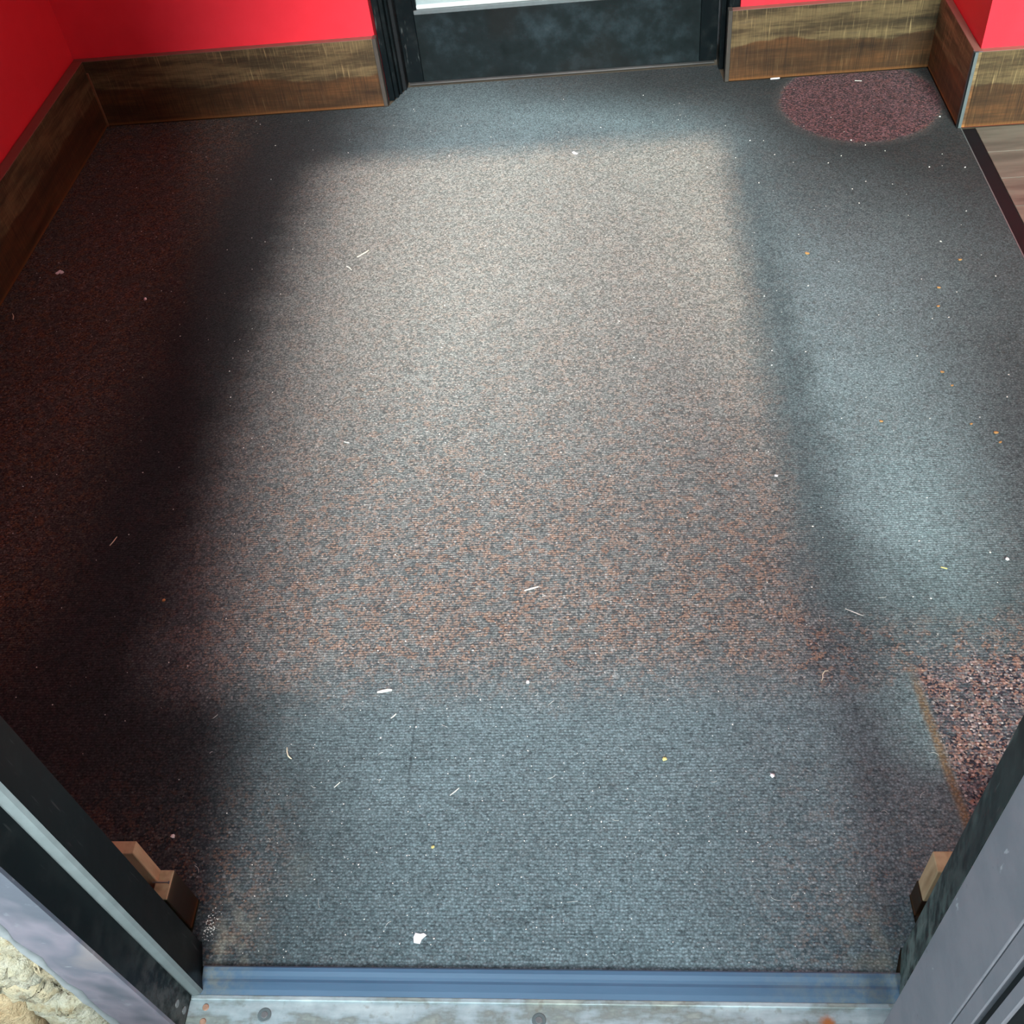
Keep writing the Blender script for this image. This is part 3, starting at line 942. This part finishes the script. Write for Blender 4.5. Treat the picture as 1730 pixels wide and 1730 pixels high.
place(obj('splinter', sliver([(-.0125, -.0025), (-.004, -.0005), (.005, .0015), (.0125, .0015)], .0052, .0024), M['pale'], None,
          'thick pale splinter just in front of the mat mark', 'splinter'), -0.400, 0.943)
place(obj('splinter', sliver([(-.0125, -.004), (0, -.0002), (.0125, .004)], .0032, .0016), M['pale'], None,
          'thin pale splinter inside the mat mark', 'splinter'), -0.155, 1.155)
place(obj('straw', sliver([(-.004, .011), (-.0025, .003), (.0005, -.004), (.005, -.008), (.0075, -.0095)], .0020, .0018), M['straw'], None,
          'curved dry straw on the grey carpet left of the threshold', 'straw'), -0.547, 0.826)
place(obj('twig', sliver([(-.013, -.012), (-.003, -.002), (.006, .007), (.013, .016)], .0028, .0018), M['straw'], None,
          'pale twig at the left edge of the mat mark', 'twig'), -0.619, 2.245)
place(obj('twig', sliver([(.008, -.010), (.001, .001), (-.008, .008)], .0030, .0018), M['pale'], None,
          'short pale twig in front of the longer twig', 'twig'), -0.646, 2.188)
place(obj('straw', sliver([(-.006, .012), (.001, .001), (.005, -.013)], .0022, .0012), M['straw'], None,
          'thin straw lying beside the left baseboard', 'straw'), -1.493, 2.061)
place(obj('straw', sliver([(-.004, -.011), (0, -.001), (.004, .012)], .0016, .0010), M['straw'], None,
          'thin straw on the dark carpet left of the mat mark', 'straw'), -0.994, 1.300)
place(obj('splinter', sliver([(-.007, -.006), (.001, .001), (.007, .007)], .0016, .0010), M['pale'], None,
          'slanting pale splinter on the middle of the grey front carpet', 'splinter'), -0.265, 0.756)
place(obj('splinter', sliver([(-.004, -.004), (.004, .005)], .0020, .0012), M['pale'], None,
          'tiny pale splinter right of the curved straw', 'splinter'), -0.456, 0.769)
place(obj('splinter', sliver([(-.004, -.004), (.000, -.0005), (.004, .0045)], .0020, .0012), M['pale'], None,
          'tiny pale splinter in front of the thick splinter', 'splinter'), -0.379, 0.894)
place(obj('splinter', sliver([(-.009, .003), (.010, -.002)], .0030, .0012), M['pale'], None,
          'pale splinter lying on the round clean patch', 'splinter'), 0.742, 2.974)
place(obj('splinter', sliver([(-.005, .0025), (.005, -.0015)], .0030, .0014), M['yellow'], None,
          'yellowish splinter at the front of the right-hand grey carpet', 'splinter'), 0.575, 1.177)
place(obj('splinter', sliver([(-.006, .0025), (.006, -.002)], .0030, .0014), M['pale'], None,
          'pale splinter on the left middle of the mat mark', 'splinter'), -0.558, 1.556)
place(obj('lint_fiber', sliver([(-.004, -.012), (-.001, -.006), (.000, .001), (.004, .007), (.010, .0075)], .0015, .0010), M['straw'], None,
          'hooked pale fiber right of the mat mark front corner', 'fiber'), 0.333, 0.961)
place(obj('lint_fiber', sliver([(-.016, .008), (-.004, .001), (.006, -.005), (.012, -.008)], .0010, .0008), M['crumb'], None,
          'long faint fiber on the right-hand grey carpet', 'fiber'), 0.407, 1.086)
for i, (x, y, r, mt, lab) in enumerate((
        (0.229, 0.779, .0042, 'paper', 'white crumb on the right front carpet by the tan stain line'),
        (0.066, 0.809, .0038, 'yellow', 'greenish yellow crumb at the centre of the front carpet'),
        (-0.291, 0.665, .0028, 'yellow', 'small yellow crumb behind the paper scrap'),
        (-1.156, 2.100, .0046, 'paper', 'white crumb alone on the dark left carpet'),
        (-0.705, 0.683, .0036, 'crumb', 'pale crumb behind the left jamb board end'),
        (-0.848, 1.149, .0034, 'orange', 'orange crumb on the dark carpet front left'),
        (0.685, 1.192, .0040, 'paper', 'white crumb at the right border of the view'),
        (0.314, 1.414, .0036, 'paper', 'white crumb on the right edge of the mat mark'),
        (-0.155, 0.955, .0030, 'paper', 'white crumb below the pale scuff in front of the mat mark'))):
    place(obj('crumb', blob(r, 50 + i, 0.7), M[mt], None, lab, 'crumb'), x, y, i * 0.9)
proto = None
for i, (x, y, s) in enumerate(((0.478, 2.138, 1.25), (0.816, 2.081, 1.0), (0.746, 1.980, 0.95), (0.730, 1.914, 0.85), (0.689, 1.694, 0.9), (0.699, 1.652, 0.7),
                               (0.539, 1.554, 0.85), (0.709, 1.537, 0.7), (0.749, 1.509, 1.05), (0.750, 1.483, 0.75))):
    if proto is None:
        bmx = blob(.0052, 90, 0.6)
        bmesh.ops.scale(bmx, vec=(1.3, 0.8, 1.0), verts=bmx.verts)
        o = proto = obj('crumb', bmx, M['orange'])
    else:
        o = proto.copy()
        COL.objects.link(o)
    o['label'], o['category'], o['group'] = (
        'large orange crumb alone beside the far right edge of the mat mark',
        'orange crumb farthest right, near the pale carpet edge binding',
        'orange crumb in front of the one nearest the edge binding',
        'small orange crumb just in front of another, third from the edge binding',
        'orange crumb midway along the right-hand carpet, farther of a close pair',
        'small orange crumb midway along the right-hand carpet, nearer of a close pair',
        'orange crumb on the pale streak right of the mat mark',
        'small orange crumb left of the pair at the right border of the view',
        'larger orange crumb of the pair at the right border of the view',
        'smaller orange crumb of the pair at the right border of the view')[i], 'crumb', 'orange crumbs on the right of the carpet'
    s *= 0.8
    o.scale = (s, s, s)
    place(o, x, y, (i * 1.7) % 1.1 - 0.5)

rng = random.Random(77)
bm = new()
for i in range(980):
    if i < 90:                                   # swept against the left jamb corner
        x, y = -0.620 + abs(rng.gauss(0, 0.010)), 0.542 + rng.gauss(0, 0.015)
        if y < 0.524 or x < -0.634:
            continue
        r = rng.uniform(.0004, .0012)
    elif i < 480:
        x, y = rng.uniform(-0.57, 0.34), 0.50 + abs(rng.gauss(0, 0.28))
        r = rng.uniform(.0004, .0013)
    else:
        x, y = rng.uniform(-1.5, 0.93), rng.uniform(0.62, 3.0)
        r = rng.uniform(.0006, .0017) * (1.35 if x > 0.35 else 1.0)
    if y > 2.66 and x > 0.92:
        continue
    a = rng.uniform(0, 6.28)
    ca, sa = math.cos(a), math.sin(a)
    e = rng.uniform(0.6, 1.6)
    vs = [bm.verts.new((x + ca * r * e, y + sa * r * e, 0.0004)), bm.verts.new((x - sa * r, y + ca * r, 0.0004)),
          bm.verts.new((x - ca * r * e, y - sa * r * e, 0.0004)), bm.verts.new((x + sa * r, y - ca * r, 0.0004)), bm.verts.new((x, y, 0.0004 + r * 1.2))]
    for q in ((0, 1, 4), (1, 2, 4), (2, 3, 4), (3, 0, 4), (3, 2, 1, 0)):
        bm.faces.new([vs[k] for k in q])
for i in range(42):
    x, y = rng.uniform(-0.75, 0.55), rng.uniform(0.52, 1.15)
    a, L, cv = rng.uniform(0, 6.28), rng.uniform(.006, .016), rng.uniform(-1.2, 1.2)
    prev = None
    for s in range(5):
        th_ = a + cv * (s / 4 - 0.5)
        px, py = x + math.cos(th_) * L * (s / 4 - .5), y + math.sin(th_) * L * (s / 4 - .5)
        n_ = Vector((-math.sin(th_), math.cos(th_))) * 0.00019
        cur = [bm.verts.new((px + n_.x, py + n_.y, .0004)), bm.verts.new((px, py, .0009)), bm.verts.new((px - n_.x, py - n_.y, .0004))]
        if prev:
            for q in range(3):
                bm.faces.new((prev[q], prev[(q + 1) % 3], cur[(q + 1) % 3], cur[q]))
        prev = cur
obj('litter_specks', bm, M['crumb'], None, 'fine pale grit, crumbs and lint scattered over the whole carpet', 'grit', 'stuff', origin=(-0.3, 1.5, 0.0))
